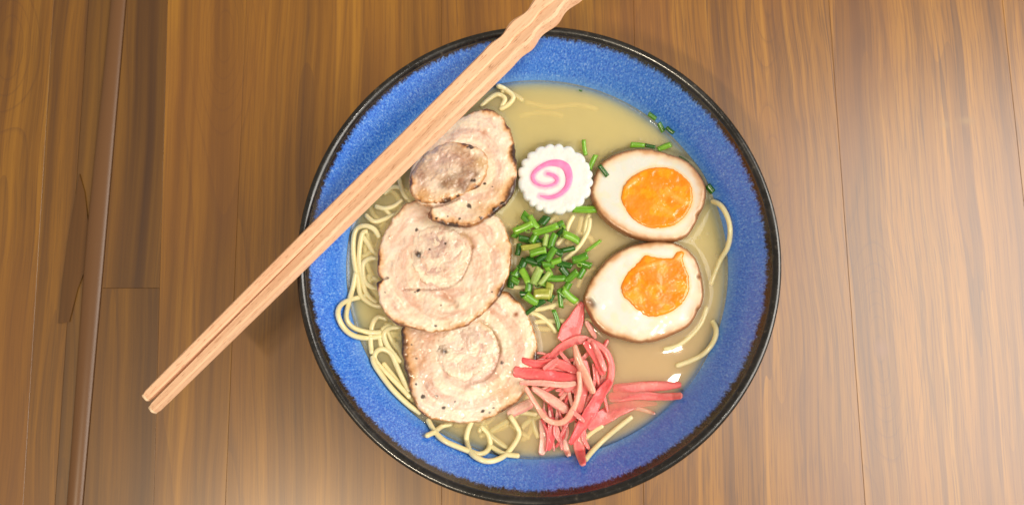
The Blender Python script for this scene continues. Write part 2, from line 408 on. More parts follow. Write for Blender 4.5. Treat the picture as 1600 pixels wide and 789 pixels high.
revolve('foot_ring', [(.0374, .0090), (.0372, .004), (.0366, .0004), (.0345, .0001), (.0325, .0004), (.0318, .004), (.030, .0060), (.016, .0064), (.0005, .0065)], M['black'], bowl, 160, 40)

# ------------------------------------------------------------------ broth
m, nt, b = new_mat('pork_broth'); M['broth'] = m
nt.nodes.remove(b); out = nt.nodes['Material Output']
tr = N(nt, 'ShaderNodeBsdfTransparent'); gl = N(nt, 'ShaderNodeBsdfGlossy'); gl.inputs['Roughness'].default_value = .025
fr = N(nt, 'ShaderNodeFresnel', i_IOR=1.36); mx = N(nt, 'ShaderNodeMixShader')
nt.links.new(fr.outputs[0], mx.inputs[0]); nt.links.new(tr.outputs[0], mx.inputs[1]); nt.links.new(gl.outputs[0], mx.inputs[2]); nt.links.new(mx.outputs[0], out.inputs['Surface'])
vol = N(nt, 'ShaderNodeVolumePrincipled'); vol.inputs['Color'].default_value = (.9985, .957, .77, 1); vol.inputs['Density'].default_value = 600
tc = N(nt, 'ShaderNodeTexCoord'); gp = P(960, 590, ZB)
ds = N(nt, 'ShaderNodeVectorMath', operation='DISTANCE'); nt.links.new(tc.outputs['Object'], ds.inputs[0]); ds.inputs[1].default_value = tuple(gp)
nt.links.new(mixc(nt, rng_map(nt, ds.outputs['Value'], .02, .095), (.9999, .930, .78, 1), (.9998, .966, .77, 1)), vol.inputs['Color'])
nt.links.new(vol.outputs[0], out.inputs['Volume'])

OUT = {}
OUT['A'] = [(668,338),(671,324),(655,318),(641,302),(638,277),(648,252),(676,217),(712,187),(745,172),(768,170),(788,186),(800,210),(806,240),(808,275),(802,303),(786,323),(762,341),(736,354),(706,354),(685,348)]
OUT['B'] = [(640,314),(620,333),(601,359),(591,384),(588,412),(590,430),(596,436),(587,443),(591,465),(598,487),(617,505),(643,513),(673,519),(701,517),(729,508),(760,485),(785,456),(797,423),(800,398),(797,372),(788,353),(775,336),(740,322),(690,312)]
OUT['C'] = [(628,513),(626,534),(629,562),(636,590),(642,617),(653,640),(672,655),(703,660),(734,661),(762,655),(792,640),(818,615),(834,581),(840,550),(837,522),(823,486),(806,467),(792,456),(760,452),(700,468),(650,490)]
OUT['E1'] = [(924,297),(928,283),(938,258),(959,242),(987,234),(1016,233),(1046,240),(1073,251),(1092,269),(1103,292),(1102,313),(1094,333),(1082,358),(1069,371),(1046,376),(1019,375),(991,370),(964,356),(941,338),(929,317)]
OUT['E2'] = [(914,461),(923,439),(938,418),(958,398),(986,384),(1014,378),(1042,378),(1065,384),(1083,398),(1093,418),(1099,444),(1099,469),(1090,489),(1075,510),(1052,522),(1027,531),(1001,534),(974,529),(951,522),(935,510),(923,492),(915,474)]
aa = np.linspace(0, 2 * math.pi, 400, endpoint=False)
nr_ = (56.5 + 2.6 * (np.abs(np.sin(aa * 10 + .55 * np.sin(3 * aa) + .4 * np.sin(5 * aa + 1))) ** .7 * 1.7 - .9) * (1 + .25 * np.sin(4 * aa)) + 1.5 * np.sin(2 * aa + 1))
OUT['F'] = list(np.stack([868 + nr_ * np.cos(aa) * 1.0, 279 + nr_ * np.sin(aa) * .97], 1))

def build_broth():
    nr, na = 190, 560
    s = np.linspace(0, 1, nr) ** .8; a = np.arange(na) / na * 2 * math.pi
    RB = .0883
    x = (s[:, None] * np.cos(a)[None]) * RB; y = (s[:, None] * np.sin(a)[None]) * RB
    z = np.full_like(x, ZB) + (fbm(x * 70 + 50, y * 70 + 50, 3, 2) - .5) * .00022
    r = np.hypot(x, y); z += .0012 * np.exp(-(RB - r) / .0012) * (RB > 0)
    for k, zz in (('A', .050), ('B', .05), ('C', .048), ('E1', ZB + .002), ('E2', ZB + .002), ('F', ZB)):
        o = resample(spline(OUT[k], 300, True), 140); wpt = P(o[:, 0], o[:, 1], ZB)[:, :2]
        d = dist_poly(x, y, np.vstack([wpt, wpt[:1]]))
        ins = inside(x, y, wpt); d = np.where(ins, 0, d)
        z += (.0022 if k[0] == 'E' else .0014) * np.exp(-d / .0013)
    v = np.stack([x, y, z], -1).reshape(-1, 3)
    f = [tuple(q) for q in grid_faces(nr, na)]
    base = len(v); low = []
    for rr, dz in ((.0865, .0435), (.0803, .0353), (.066, .0237), (.045, .0165), (.02, .0140)):
        for t in a: low.append((rr * math.cos(t), rr * math.sin(t), dz))
    v = np.vstack([v, np.array(low)])
    f += [tuple(q) for q in grid_faces(6, na, (nr - 1) * na)]
    f.append(tuple(range(base + 4 * na, base + 5 * na))[::-1])
    o = mesh('broth', v, [tuple(reversed(q)) for q in f], M['broth'], None, True)
    return tag(o, 'cloudy beige pork broth filling the blue bowl', 'soup')
build_broth()

# ------------------------------------------------------------------ blobs: slices, eggs, fish cake
def blob(name, outline, zpl, color, mat, parent=None, center=None, nr=60, na=360, er=4.0, eh=.0012, thick=.005, dome=None, zbump=None, jitter=0.0, seed=0):
    o = resample(spline(outline, 1200, True) if len(outline) < 200 else np.array(outline), na)
    c = np.array(center if center is not None else o.mean(0), float)
    if jitter:
        k = np.arange(na); dirs = (o - c) / np.linalg.norm(o - c, axis=1)[:, None]
        per = np.minimum(k, na - k) / na
        o = o + dirs * ((fbm(np.cos(k / na * 2 * math.pi) * 9 + 30, np.sin(k / na * 2 * math.pi) * 9 + 30, seed, 4) - .5) * jitter)[:, None]
    s = np.sin(np.linspace(0, 1, nr) * math.pi / 2) ** 1.0; s = .35 * np.linspace(0, 1, nr) + .65 * s
    x = c[0] + (o[None, :, 0] - c[0]) * s[:, None]; y = c[1] + (o[None, :, 1] - c[1]) * s[:, None]
    d = dist_poly(x, y, np.vstack([o, o[:1]])); d[-1] = 0
    z0 = zpl(x, y)
    q = np.clip(1 - d / er, 0, 1); zz = -eh * (1 - np.sqrt(np.clip(1 - q * q, 0, 1)))
    if zbump is not None: zz = zz + zbump(x, y, d)
    w0 = P(x, y, z0); w0[..., 2] += zz
    cols = color(x, y, d)
    V = [w0.reshape(-1, 3)]; C_ = [cols.reshape(-1, 3)]
    rings = nr; cw = w0[0].mean(0)
    edge = w0[-1]; ecol = cols[-1]
    prof = dome if dome else [(1.0, .35), (.995, .7), (.98, .93), (.94, 1.0), (.5, 1.0), (.01, 1.0)]
    for rs, dz in prof:
        e = edge.copy(); e[:, :2] = cw[:2] + (edge[:, :2] - cw[:2]) * rs; e[:, 2] = edge[:, 2] - dz * (thick - eh)
        V.append(e); C_.append(ecol); rings += 1
    V = np.vstack(V); C_ = np.vstack(C_)
    return mesh(name, V, [tuple(reversed(f)) for f in grid_faces(rings, na)], mat, parent, True, cols=C_)

def plane(zc, cx, cy, gx, gy):
    return lambda x, y: zc + gx * (x - cx) + gy * (y - cy)

CREAM, MEAT, PALE, TAN, CHAR, RUST = S(250, 230, 202), S(222, 180, 160), S(248, 230, 214), S(224, 164, 92), S(44, 24, 14), S(176, 102, 40)
def pork_color(seed, chars, specks, grooves, blot=(), meat=MEAT, cx=0, cy=0, rings=4.2, sear=1.0):
    def f(x, y, d):
        n1 = fbm(x / 34, y / 34, seed, 4); n2 = fbm(x / 11, y / 11, seed + 20, 3); n3 = fbm(x / 3.2, y / 3.2, seed + 40, 2)
        ang = np.arctan2(y - cy, x - cx); rad = np.hypot(x - cx, y - cy)
        lay = sm(.3, .7, .5 + .5 * np.sin(rad / (rings * 1.25) + ang + n1 * 3.0))        # the rolled layers of meat and fat
        fib = fbm(rad / 2.1 + n1 * 9, np.abs(ang) * 4 + n2, seed + 70, 3)                # muscle fibres following the roll
        band = fbm(rad / 9.0 + n1 * 3, np.abs(ang) * 1.6 + 3, seed + 80, 3)
        c = mix(meat, CREAM, np.clip(lay * .62 + sm(.36, .62, band) * .45 + (n2 - .5) * .2 - .05, 0, 1))
        c = mix(c, S(204, 146, 118), sm(.58, .80, fib) * .30)
        c = mix(c, S(252, 238, 220), sm(.45, .25, fib) * .35)
        c = mix(c, PALE, sm(.5, .72, n1) * .55)
        c = mix(c, S(226, 174, 142), sm(.56, .78, fbm(x / 26, y / 18, seed + 60, 3)) * .30)
        c = mix(c, S(244, 226, 208), sm(.66, .84, n3) * .45)
        fat = sm(22, 7, d + (n2 - .5) * 14)
        c = mix(c, CREAM * 1.02, fat * .6)
        for bx, by, br, cc, am in blot:
            c = mix(c, cc, np.exp(-((x - bx) ** 2 + (y - by) ** 2) / br ** 2 + (n2 - .5) * 1.6).clip(0, 1) * am)
        ch = np.zeros_like(x)
        for ax, ay, rr, ww in chars: ch = np.maximum(ch, ww * np.exp(-((x - ax) ** 2 + (y - ay) ** 2) / rr ** 2))
        e = d + (n2 - .5) * 6 + (n3 - .5) * 4
        ch = ch * (.35 + 1.1 * sm(.34, .58, fbm(np.cos(ang) * 4 + 9, np.sin(ang) * 4 + 9, seed + 90, 3)))
        c = mix(c, TAN, sm(1, 0, e / (4.5 + 4.0 * ch)) * .9 * sear)
        c = mix(c, RUST, sm(1, 0, e / (2.6 + 2.1 * ch)) * np.clip(.40 + ch * .16, 0, .95) * sear)
        c = mix(c, CHAR, sm(1, .2, e / (1.3 + 1.35 * ch)) * np.clip(.14 + ch * .17, 0, .94) * sear)
        for pts, wd, cc, am in grooves:
            g = dist_poly(x, y, spline(pts, 60)) + (n3 - .5) * 3
            c = mix(c, cc, np.exp(-(g / wd) ** 2) * am)
        for sx, sy, sr in specks:
            c = mix(c, CHAR, sm(sr * 1.3, sr * .55, np.hypot(x - sx, (y - sy) * 1.25) + (n3 - .5) * sr * 1.6) * .92)
        return c
    return f
def pork_bump(seed, grooves):
    def f(x, y, d):
        z = (fbm(x / 20, y / 20, seed, 3) - .5) * .0016 + (fbm(x / 5, y / 5, seed + 9, 3) - .5) * .0005
        for pts, wd, cc, am in grooves:
            z = z - .0007 * np.exp(-(dist_poly(x, y, spline(pts, 60)) / (wd * .9)) ** 2)
        return z
    return f
LINE = S(150, 92, 66)
# bottom slice
def slice_(key, zc, c, grad, label, chars, specks, grooves, blot, seed, meat=MEAT):
    zp = plane(zc, c[0], c[1], grad[0], grad[1])
    rootp = P(c[0], c[1], zc)
    r = empty('pork_slice', label, 'pork slice', tuple(rootp), 'rolled pork slices')
    o = blob('meat', OUT[key], zp, pork_color(seed, chars, specks, grooves, blot, meat, c[0], c[1]), M['pork'], None, c, 90, 460, 5, .0016, .0055, zbump=pork_bump(seed, grooves), jitter=5, seed=seed)
    return r, zp, o
def core_(outline, zp, lift, colorf, seed, er=5, eh=.0012, amp=1.0, nr=50, na=240, name='core'):
    return blob(name, outline, lambda x, y: zp(x, y) + lift, colorf, M['pork'], None, None, nr, na, er, eh, .003, zbump=lambda x, y, d: ((fbm(x / 13, y / 13, seed, 3) - .5) * .0022 + (fbm(x / 4, y / 4, seed + 7, 3) - .5) * .0009) * amp, jitter=4, seed=seed)

gC = [([(750,503),(764,512),(776,530),(781,548)], 4.5, S(176,150,100), .75), ([(740,598),(759,592),(773,575),(781,545),(770,520)], 2.2, LINE, .55), ([(690,560),(720,580),(750,575)], 6, S(206,158,140), .5)]
rC, zC, oC = slice_('C', ZB + .0032, (728, 560), (0.0, 0.0), 'lowest pork slice, under the red ginger, with a dark charred left edge',
    [(627,540,30,7), (632,580,26,7), (641,618,18,5), (655,645,12,3), (838,535,20,4), (836,560,12,5), (800,630,35,2), (800,462,14,3)],
    [(661,620,4.2),(682,619,2.6),(693,636,3.4),(754,642,3.0),(765,644,2.0),(771,637,1.6),(784,567,3.2),(711,627,1.5),(733,628,1.2),(785,641,2),(650,600,2),(643,538,2.2),(650,560,2)], gC,
    [(807,492,5,S(160,78,30),.9),(770,487,5,S(190,110,60),.6),(650,560,34,S(206,146,98),.6),(668,520,24,S(214,166,132),.6),(790,610,26,S(220,168,112),.5)], 11)
cC = pork_color(31, [], [(682,545,4.0),(696,549,3.2)], [([(684,534),(700,540),(716,538)], 2, LINE, .3)],
    [(683,541,8,S(124,96,70),.8),(695,548,7,S(130,100,76),.75),(730,520,16,S(196,162,144),.5),(745,526,9,S(178,138,130),.45),(762,512,9,S(176,150,96),.7)], S(210,168,154), 715, 540, 3.4, .3)
kC = core_([(678,548),(684,528),(702,512),(722,502),(744,500),(762,509),(774,526),(779,548),(772,573),(757,590),(738,597),(716,594),(696,582),(683,566)], zC, .0002, cC, 33, 9, .0007, .6)
child_at(rC, [oC, kC])

gB = [([(722,364),(733,374),(738,386)], 3.5, S(190,150,104), .7), ([(737,384),(735,403),(721,434),(701,448),(676,452),(631,452)], 1.8, LINE, .6), ([(596,436),(606,434)], 2, S(90,50,28), .8), ([(690,460),(706,470),(712,478)], 5, S(196,138,108), .5)]
rB, zB_, oB = slice_('B', ZB + .0068, (693, 418), (0, .0000360), 'largest pork slice in the middle with a pale rolled centre',
    [(588,410,22,3.2), (588,440,10,5), (780,465,26,4.5), (762,484,22,4.5), (735,506,30,2.4), (799,395,30,2), (620,506,20,2.5), (640,330,20,1.6), (640,513,20,2)],
    [(653,454,3.4),(602,457,1.5),(690,477,1.6),(648,456,2),(651,359,2.6),(680,509,2.6),(769,456,1.4)], gB,
    [(728,509,10,S(206,140,70),.6),(700,507,9,S(204,144,78),.5),(785,380,14,S(224,178,120),.5),(655,425,12,S(222,164,126),.6),(608,355,20,S(226,184,150),.5),(700,462,9,S(200,146,112),.55)], 12, S(224,182,160))
cB = pork_color(32, [], [(655,398,4.6),(671,389,2.4),(696,380,2.2)], [([(651,359),(644,375),(648,392),(660,404)], 2.2, LINE, .35), ([(650,360),(670,352),(696,353),(722,366)], 3, S(196,152,108), .6)],
    [(672,384,20,S(198,170,156),.6),(655,398,7,S(110,88,70),.85),(692,382,8,S(160,120,112),.6),(683,376,9,S(174,142,132),.5)], S(214,174,158), 676, 390, 3.2, .3)
kB = core_([(641,388),(647,366),(660,353),(680,348),(702,353),(722,366),(735,384),(734,403),(721,430),(702,445),(678,448),(658,438),(645,415)], zB_, .0002, cB, 34, 9, .0007, .6)
child_at(rB, [oB, kB])

gA = [([(672,340),(672,326),(690,320),(716,310)], 2.6, S(130,80,46), .75)]
rA, zA, oA = slice_('A', ZB + .0085, (733, 268), (0, .0000340), 'topmost pork slice under the chopsticks with a browned wrinkled centre',
    [(800,205,16,5), (806,240,16,7), (798,300,22,7), (780,325,20,7), (752,343,18,6), (715,352,22,5), (690,350,12,4), (672,334,9,6), (770,172,20,3)],
    [(733,322,4),(757,287,2),(770,292,1.5),(772,327,5),(786,318,4),(752,340,3),(718,342,2),(700,338,1.8),(682,341,2)], gA,
    [(780,300,18,S(210,156,90),.55),(758,335,20,S(206,150,80),.6),(745,262,16,S(196,164,122),.6),(757,208,6,S(190,120,80),.6)], 13, S(222,188,170))
cA = pork_color(35, [(640,290,18,3),(665,316,18,3),(700,314,16,4),(745,290,14,3),(730,226,12,4)], [(735,229,5.5),(739,282,4),(715,305,2.4),(690,317,2)], [([(690,290),(720,270),(745,272)], 5, S(110,70,52), .5), ([(672,262),(690,250),(712,246)], 5, S(190,158,150), .5)],
    [(690,245,20,S(178,140,132),.75),(712,255,16,S(204,176,158),.5),(700,285,14,S(158,132,92),.6),(728,292,14,S(120,76,58),.75),(662,308,16,S(206,152,84),.75),(752,255,12,S(196,152,92),.75),(660,270,16,S(150,104,80),.8),(685,305,9,S(222,190,154),.7),(735,262,10,S(178,140,110),.5),(717,232,18,S(170,124,80),.6)], S(186,142,116), 700, 270, 7)
kA = core_([(638,286),(645,262),(665,240),(690,224),(715,220),(740,226),(757,238),(763,258),(757,280),(742,295),(715,308),(690,317),(665,317),(646,308)], zA, .0016, cA, 36, 8, .0022, .8)
child_at(rA, [oA, kA])

# eggs
def egg(key, zc, c, grad, label, yolk, ycol, notches, seed, crumbs):
    zp = plane(zc, c[0], c[1], *grad)
    WHITE, STAIN, EDGE = S(222, 222, 214), S(200, 148, 100), S(124, 70, 34)
    yo = resample(spline(yolk, 400, True), 160)
    def colf(x, y, d):
        n = fbm(x / 16, y / 16, seed, 3); n3 = fbm(x / 4, y / 4, seed + 5, 3)
        c_ = mix(WHITE, S(228, 221, 190), sm(.4, .7, n) * .7)
        e = d + (n - .5) * 10; an_ = np.arctan2(y - c[1], x - c[0]); e = e * (.75 + .9 * fbm(np.cos(an_) * 1.6 + 9, np.sin(an_) * 1.6 + 9, seed + 30, 3))
        c_ = mix(c_, S(232, 190, 142), sm(20, 3, e) * .8)
        c_ = mix(c_, STAIN, sm(11, 2, e) * .9)
        c_ = mix(c_, EDGE, sm(5.0, .3, d + (n3 - .5) * 3) * .75)
        for nx, ny, nr2 in notches: c_ = mix(c_, S(124, 70, 34), np.exp(-((x - nx) ** 2 + (y - ny) ** 2) / nr2 ** 2) * .8)
        dy_ = dist_poly(x, y, np.vstack([yo, yo[:1]]))
        c_ = mix(c_, S(246, 200, 120), np.exp(-(dy_ / 3.0) ** 2) * .55)
        return c_
    def zb(x, y, d):
        z = (fbm(x / 26, y / 26, seed + 2, 2) - .5) * .0004
        for nx, ny, nr2 in notches: z = z - .0014 * np.exp(-((x - nx) ** 2 + (y - ny) ** 2) / nr2 ** 2)
        return z
    r = empty('egg_half', label, 'egg', tuple(P(c[0], c[1], zc)), 'halved soy marinated eggs')
    dome = [(1.012, .04), (1.018, .10), (1.01, .2), (.97, .38), (.88, .62), (.72, .83), (.5, .95), (.25, 1.0), (.01, 1.01)]
    o = blob('egg_white', OUT[key], zp, colf, M['egg'], None, c, 70, 300, 7, .0012, .020, dome=dome, zbump=zb, jitter=2.5, seed=seed)
    def ycf(x, y, d):
        n = fbm(x / 15, y / 15, seed + 8, 4); n3 = fbm(x / 5, y / 8, seed + 12, 3)
        k = mix(ycol, S(253, 168, 18), sm(.42, .66, n) * .75)
        k = mix(k, S(244, 128, 4), sm(.52, .75, n3) * .2)
        k = mix(k, S(250, 150, 30), sm(6, 0, d + (n3 - .5) * 5) * .6)
        for a in crumbs: k = mix(k, S(252, 170, 70), np.exp(-(dist_poly(x, y, a) + (n3 - .5) * 3).clip(0) ** 2 / 4.0 ** 2) * .8)
        return k
    def yb(x, y, d):
        z = (fbm(x / 18, y / 18, seed + 14, 4) - .5) * .0009 + (fbm(x / 6, y / 6, seed + 4, 2) - .5) * .0001
        for a in crumbs: z = z + .0003 * sm(6, 1, dist_poly(x, y, a))
        return z
    k = blob('yolk', yolk, lambda x, y: zp(x, y) + .0007, ycf, M['yolk'], None, None, 60, 240, 5, .0009, .004, zbump=yb, jitter=3, seed=seed + 1)
    child_at(r, [o, k]); return r, zp
y1 = [(900 + a * .228, 210 + b_ * .228) for a, b_ in [(310,430),(330,350),(380,290),(470,240),(560,222),(660,235),(740,285),(790,350),(805,420),(790,500),(740,570),(680,620),(600,640),(500,635),(420,600),(360,540),(325,480)]]
y2 = [(900 + a * .2535, 360 + b_ * .2535) for a, b_ in [(280,345),(300,290),(345,230),(400,180),(430,150),(500,165),(590,170),(625,130),(670,135),(660,175),(680,240),(700,300),(700,370),(670,430),(610,490),(540,520),(460,530),(390,500),(330,440),(290,400)]]
egg('E1', ZB + .0062, (1014, 306), (.000006, .000012), 'upper halved soy egg with a round orange yolk beside the fish cake', y1, S(250, 140, 6),
    [(1093,336,5)], 51, [[(1040,294),(1052,306),(1070,316)], [(1022,322),(1036,326),(1050,334)], [(980,290),(994,280)]])
egg('E2', ZB + .0062, (1008, 456), (0, -.000008), 'lower halved soy egg with a torn yolk edge above the ginger', y2, S(250, 138, 5),
    [(921,470,5),(925,476,5),(1092,432,3),(1092,484,4)], 52, [[(1056,404),(1063,398)], [(1000,420),(1030,410)]])

# fish cake
sw = [(510,372,24),(570,390,38),(606,422,40),(598,458,32),(560,480,26),(500,492,20),(440,480,24),(395,450,32),(378,408,38),(392,365,38),(432,325,38),(490,290,42),(560,272,58),(640,280,74),(694,314,82),(716,368,76),(722,430,66),(702,500,52),(650,556,42),(590,588,38),(520,598,34),(450,584,12)]
sp_ = spline([(770 + a * .1648, 210 + b_ * .1648, w_ * .1648) for a, b_, w_ in sw], 160)
def fc_col(x, y, d):
    n = fbm(x / 9, y / 9, 71, 3); c_ = mix(S(234, 235, 234), S(226, 229, 226), n)
    g = dist_poly(x, y, sp_[::3, :2]) - 4.2
    return mix(c_, S(240, 150, 196), sm(3.5, -1, g) * .6)
zf = plane(ZB + .0052, 868, 279, 0, 0)
fk = empty('fish_cake_slice', 'white scalloped fish cake slice with a pink swirl', 'fish cake', tuple(P(868, 279, ZB + .0052)))
fo = blob('body', OUT['F'], zf, fc_col, M['fish_cake'], None, (868, 279), 60, 400, 7, .0015, .006, zbump=lambda x, y, d: (fbm(x / 14, y / 14, 70, 3) - .5) * .0006)
tg = np.gradient(sp_[:, :2], axis=0); tg /= np.linalg.norm(tg, axis=1)[:, None]; nn = np.stack([-tg[:, 1], tg[:, 0]], 1)
vv, cc = [], []
for u, hz in ((-.5, -.0005), (-.42, .00012), (-.2, .0002), (0, .00022), (.2, .0002), (.42, .00012), (.5, -.0005)):
    q = sp_[:, :2] + nn * sp_[:, 2:3] * 1.12 * u * (1 + .10 * (fbm(np.arange(160) / 6., np.full(160, u * 3 + 9), 5, 2) - .5)[:, None])
    w0 = P(q[:, 0], q[:, 1], ZB + .0052); w0[:, 2] += hz + (fbm(q[:, 0] / 14, q[:, 1] / 14, 70, 3) - .5) * .0006
    vv.append(w0); cc.append(mix(S(240, 124, 184), S(244, 148, 198), fbm(q[:, 0] / 7, q[:, 1] / 7, 73, 3)))
sw_o = mesh('swirl', np.vstack(vv), grid_faces(7, 160, closed=False), M['fish_cake'], None, True, cols=np.vstack(cc))
child_at(fk, [fo, sw_o])

# ------------------------------------------------------------------ noodles
def tube(pts3, rad, ns=10, cap=True, flat=1.0):
    p = np.asarray(pts3, float); n = len(p)
    t = np.gradient(p, axis=0); t /= np.linalg.norm(t, axis=1)[:, None] + 1e-12
    up = np.array([0, 0, 1.]); a = np.cross(t, up); a /= np.linalg.norm(a, axis=1)[:, None] + 1e-9; b_ = np.cross(a, t)
    rad = np.broadcast_to(rad, (n,)).copy()
    if cap: rad[0] *= .55; rad[-1] *= .55
    th = np.arange(ns) / ns * 2 * math.pi
    v = p[:, None] + rad[:, None, None] * (np.cos(th)[None, :, None] * a[:, None] + flat * np.sin(th)[None, :, None] * b_[:, None])
    f = grid_faces(n, ns); f.append(tuple(range(ns))[::-1]); f.append(tuple(range((n - 1) * ns, n * ns)))
    return v.reshape(-1, 3), f
def noodle(pts, off, label, group, rad=.00122, seed=[0]):
    """pts in photo points; off = height of the strand's axis over the broth (number, or one per point)."""
    seed[0] += 1; sd = seed[0]
    p = np.array(pts, float); o_ = np.broadcast_to(off, (len(p),)).astype(float)
    L = np.linalg.norm(np.diff(p, axis=0), axis=1).sum(); n = max(14, int(L / 3))
    q = spline(np.c_[p, o_ - .0006], n)
    z = ZB + q[:, 2]
    for _ in range(4):
        w0 = P(q[:, 0], q[:, 1], z); r = np.hypot(w0[:, 0], w0[:, 1]); z = np.maximum(ZB + q[:, 2], zwall(r + rad * .9) + rad * 1.05)
    rr = rad * (1 + .12 * (fbm(np.arange(n) / 9., np.full(n, sd * 7.3), sd, 2) - .5))
    v, f = tube(w0, rr, 10)
    s = np.repeat(np.arange(n), 10)
    cn = fbm(s / 14., np.full(len(s), sd * 3.1), 80, 2)
    c = mix(S(230, 214, 156), S(242, 230, 182), cn)
    ob = mesh('noodle', v - w0.mean(0), f, M['noodle'], None, True, cols=c); ob.location = w0.mean(0)
    return tag(ob, label, 'noodle', group)
u_ = .0004                         # just breaking the surface
LW = 'noodles along the left bowl wall'; BT = 'noodles at the bottom of the bowl'; MD = 'noodles between the toppings'; RT = 'noodles at the right bowl wall'; TP = 'noodles at the top left'
noodle([(556,425),(552,447),(545,472),(541,497),(552,512),(576,519),(596,519)], .0014, 'noodle loop lying highest on the blue wall, inner strand of the left pair', LW)
noodle([(573,462),(548,468),(533,476),(528,490),(535,509),(550,523),(572,528),(597,525)], .0004, 'leftmost noodle of all, looping out over the blue wall', LW)
noodle([(594,372),(584,358),(570,353),(557,358),(552,375),(553,406),(559,436),(564,461),(581,475),(597,479)], .0010, 'long arched noodle hugging the left wall beside the middle pork slice', LW)
noodle([(575,362),(567,364),(563,380),(561,408),(566,436),(573,459),(590,474)], .0004, 'inner parallel noodle beside the long arch at the left wall', LW)
noodle([(592,404),(578,404),(568,412),(567,425),(571,441),(585,450),(598,450)], u_, 'small noodle loop touching the notch of the middle pork slice', LW)
noodle([(566,368),(573,378),(582,391),(594,402)], .0, 'short slanting noodle between the left arch and the middle pork slice', LW)
noodle([(570,335),(584,346),(600,343),(618,335),(634,322)], u_, 'curved noodle just below the chopsticks at the left', LW)
noodle([(585,322),(600,326),(617,322),(630,312)], .0, 'faint noodle right under the lower chopstick', LW)
noodle([(622,275),(627,292),(633,306),(644,318)], u_, 'short noodle between the chopsticks and the browned pork centre', LW)
noodle([(575,372),(571,392),(579,410)], -.0012, 'sunken noodle inside the long left arch', LW)
noodle([(581,553),(579,530),(582,507),(591,495),(606,499)], u_, 'noodle arching up beside the lowest pork slice, outer of three', LW)
noodle([(597,545),(594,528),(599,513),(613,506)], -.0002, 'noodle arching up beside the lowest pork slice, middle of three', LW)
noodle([(630,512),(610,512),(600,522),(606,541),(618,556),(628,566)], u_, 'noodle bending round to the charred edge of the lowest pork slice', LW)
noodle([(642,622),(621,600),(597,576),(586,562),(587,551),(597,545),(611,552),(620,571),(631,595),(640,612)], .0012, 'long hairpin noodle beside the charred edge of the lowest pork slice', LW)
noodle([(582,556),(584,566),(592,580),(613,608),(638,632),(658,646)], .0006, 'lowest long noodle along the wall under the hairpin one', LW)
noodle([(598,566),(612,584),(630,606),(646,628)], .0, 'noodle filling the inside of the long hairpin', LW)
noodle([(668,654),(678,672),(694,688),(721,700),(745,709)], .0010, 'noodle sweeping right from the foot of the lowest pork slice', BT)
noodle([(665,681),(678,675),(690,666),(708,661)], .0002, 'short noodle end crossing under the sweeping one at the lower left', BT)
noodle([(738,656),(731,672),(729,688),(736,707),(752,718),(768,720),(786,713),(801,697),(811,678),(806,664),(796,648)], .0016, 'big round noodle loop at the bottom of the bowl', BT)
noodle([(750,664),(761,676),(766,692),(760,705),(748,709),(736,705)], .0, 'small noodle curl inside the big bottom loop', BT)
noodle([(752,662),(769,682),(795,702)], -.0006, 'straight noodle slanting down inside the big bottom loop', BT)
noodle([(766,674),(780,665),(796,656)], -.0008, 'short straight noodle slanting up towards the ginger', BT)
noodle([(795,646),(817,644),(840,648)], -.0004, 'noodle running right under the ginger', BT)
noodle([(832,652),(835,668),(842,684)], -.0010, 'sunken noodle left of the hanging ginger strips', BT)
noodle([(766,696),(785,708),(812,712)], .0, 'short noodle end beyond the right of the big bottom loop', BT)
noodle([(914,719),(926,704),(944,686),(965,668),(988,650)], .0006, 'straight noodle right of the lowest ginger tip', BT)
noodle([(911,688),(926,674),(943,664)], -.0002, 'short straight noodle beside the lower ginger strips', BT)
noodle([(750,168),(765,154),(778,148),(789,155),(783,168)], u_, 'small noodle hook by the chopsticks at the top of the bowl', TP)
noodle([(776,134),(790,140),(802,152),(794,164),(780,172)], .0008, 'uppermost noodle curling at the bowl wall', TP)
noodle([(782,142),(800,146),(818,158)], -.0006, 'noodle end trailing right from the top curl', TP)
noodle([(820,160),(860,168),(900,164),(935,172)], -.0026, 'hazy noodle sunk in the open broth at the top', TP)
noodle([(812,182),(850,176),(880,182)], -.0030, 'second hazy noodle sunk in the open broth, nearer the fish cake', TP)
noodle([(897,336),(889,350),(882,368),(868,384)], -.0001, 'noodle right below the fish cake, left of a pair', MD)
noodle([(922,340),(919,360),(908,380),(894,396),(878,409)], .0002, 'noodle right below the fish cake, right of a pair', MD)
noodle([(909,338),(905,358),(895,376)], -.0012, 'sunken noodle between the pair below the fish cake', MD)
noodle([(808,350),(806,372),(802,398)], -.0008, 'noodle along the right edge of the middle pork slice', MD)
noodle([(790,447),(812,449),(838,447),(866,452)], -.0002, 'noodle crossing under the scallion heap', MD)
noodle([(846,462),(872,463),(890,456)], -.0004, 'short noodle end under the lower scallions', MD)
noodle([(834,484),(852,481),(872,474),(890,462)], .0, 'noodle rising towards the lower egg', MD)
noodle([(820,488),(838,491),(855,502),(870,520)], .0, 'noodle running down to the ginger from the pork', MD)
noodle([(835,512),(856,514),(876,510)], -.0012, 'sunken noodle left of the red ginger point', MD)
noodle([(1112,314),(1126,321),(1137,340),(1141,362),(1137,386),(1126,405),(1117,425),(1110,445)], -.0002, 'curved noodle against the right wall beside the upper egg', RT)
noodle([(1104,478),(1096,503),(1079,524),(1058,540),(1036,546)], -.0002, 'noodle curving round the lower egg', RT)
noodle([(1112,500),(1119,515),(1115,533),(1101,551),(1082,562),(1055,572)], .0, 'noodle at the right wall below the lower egg', RT)

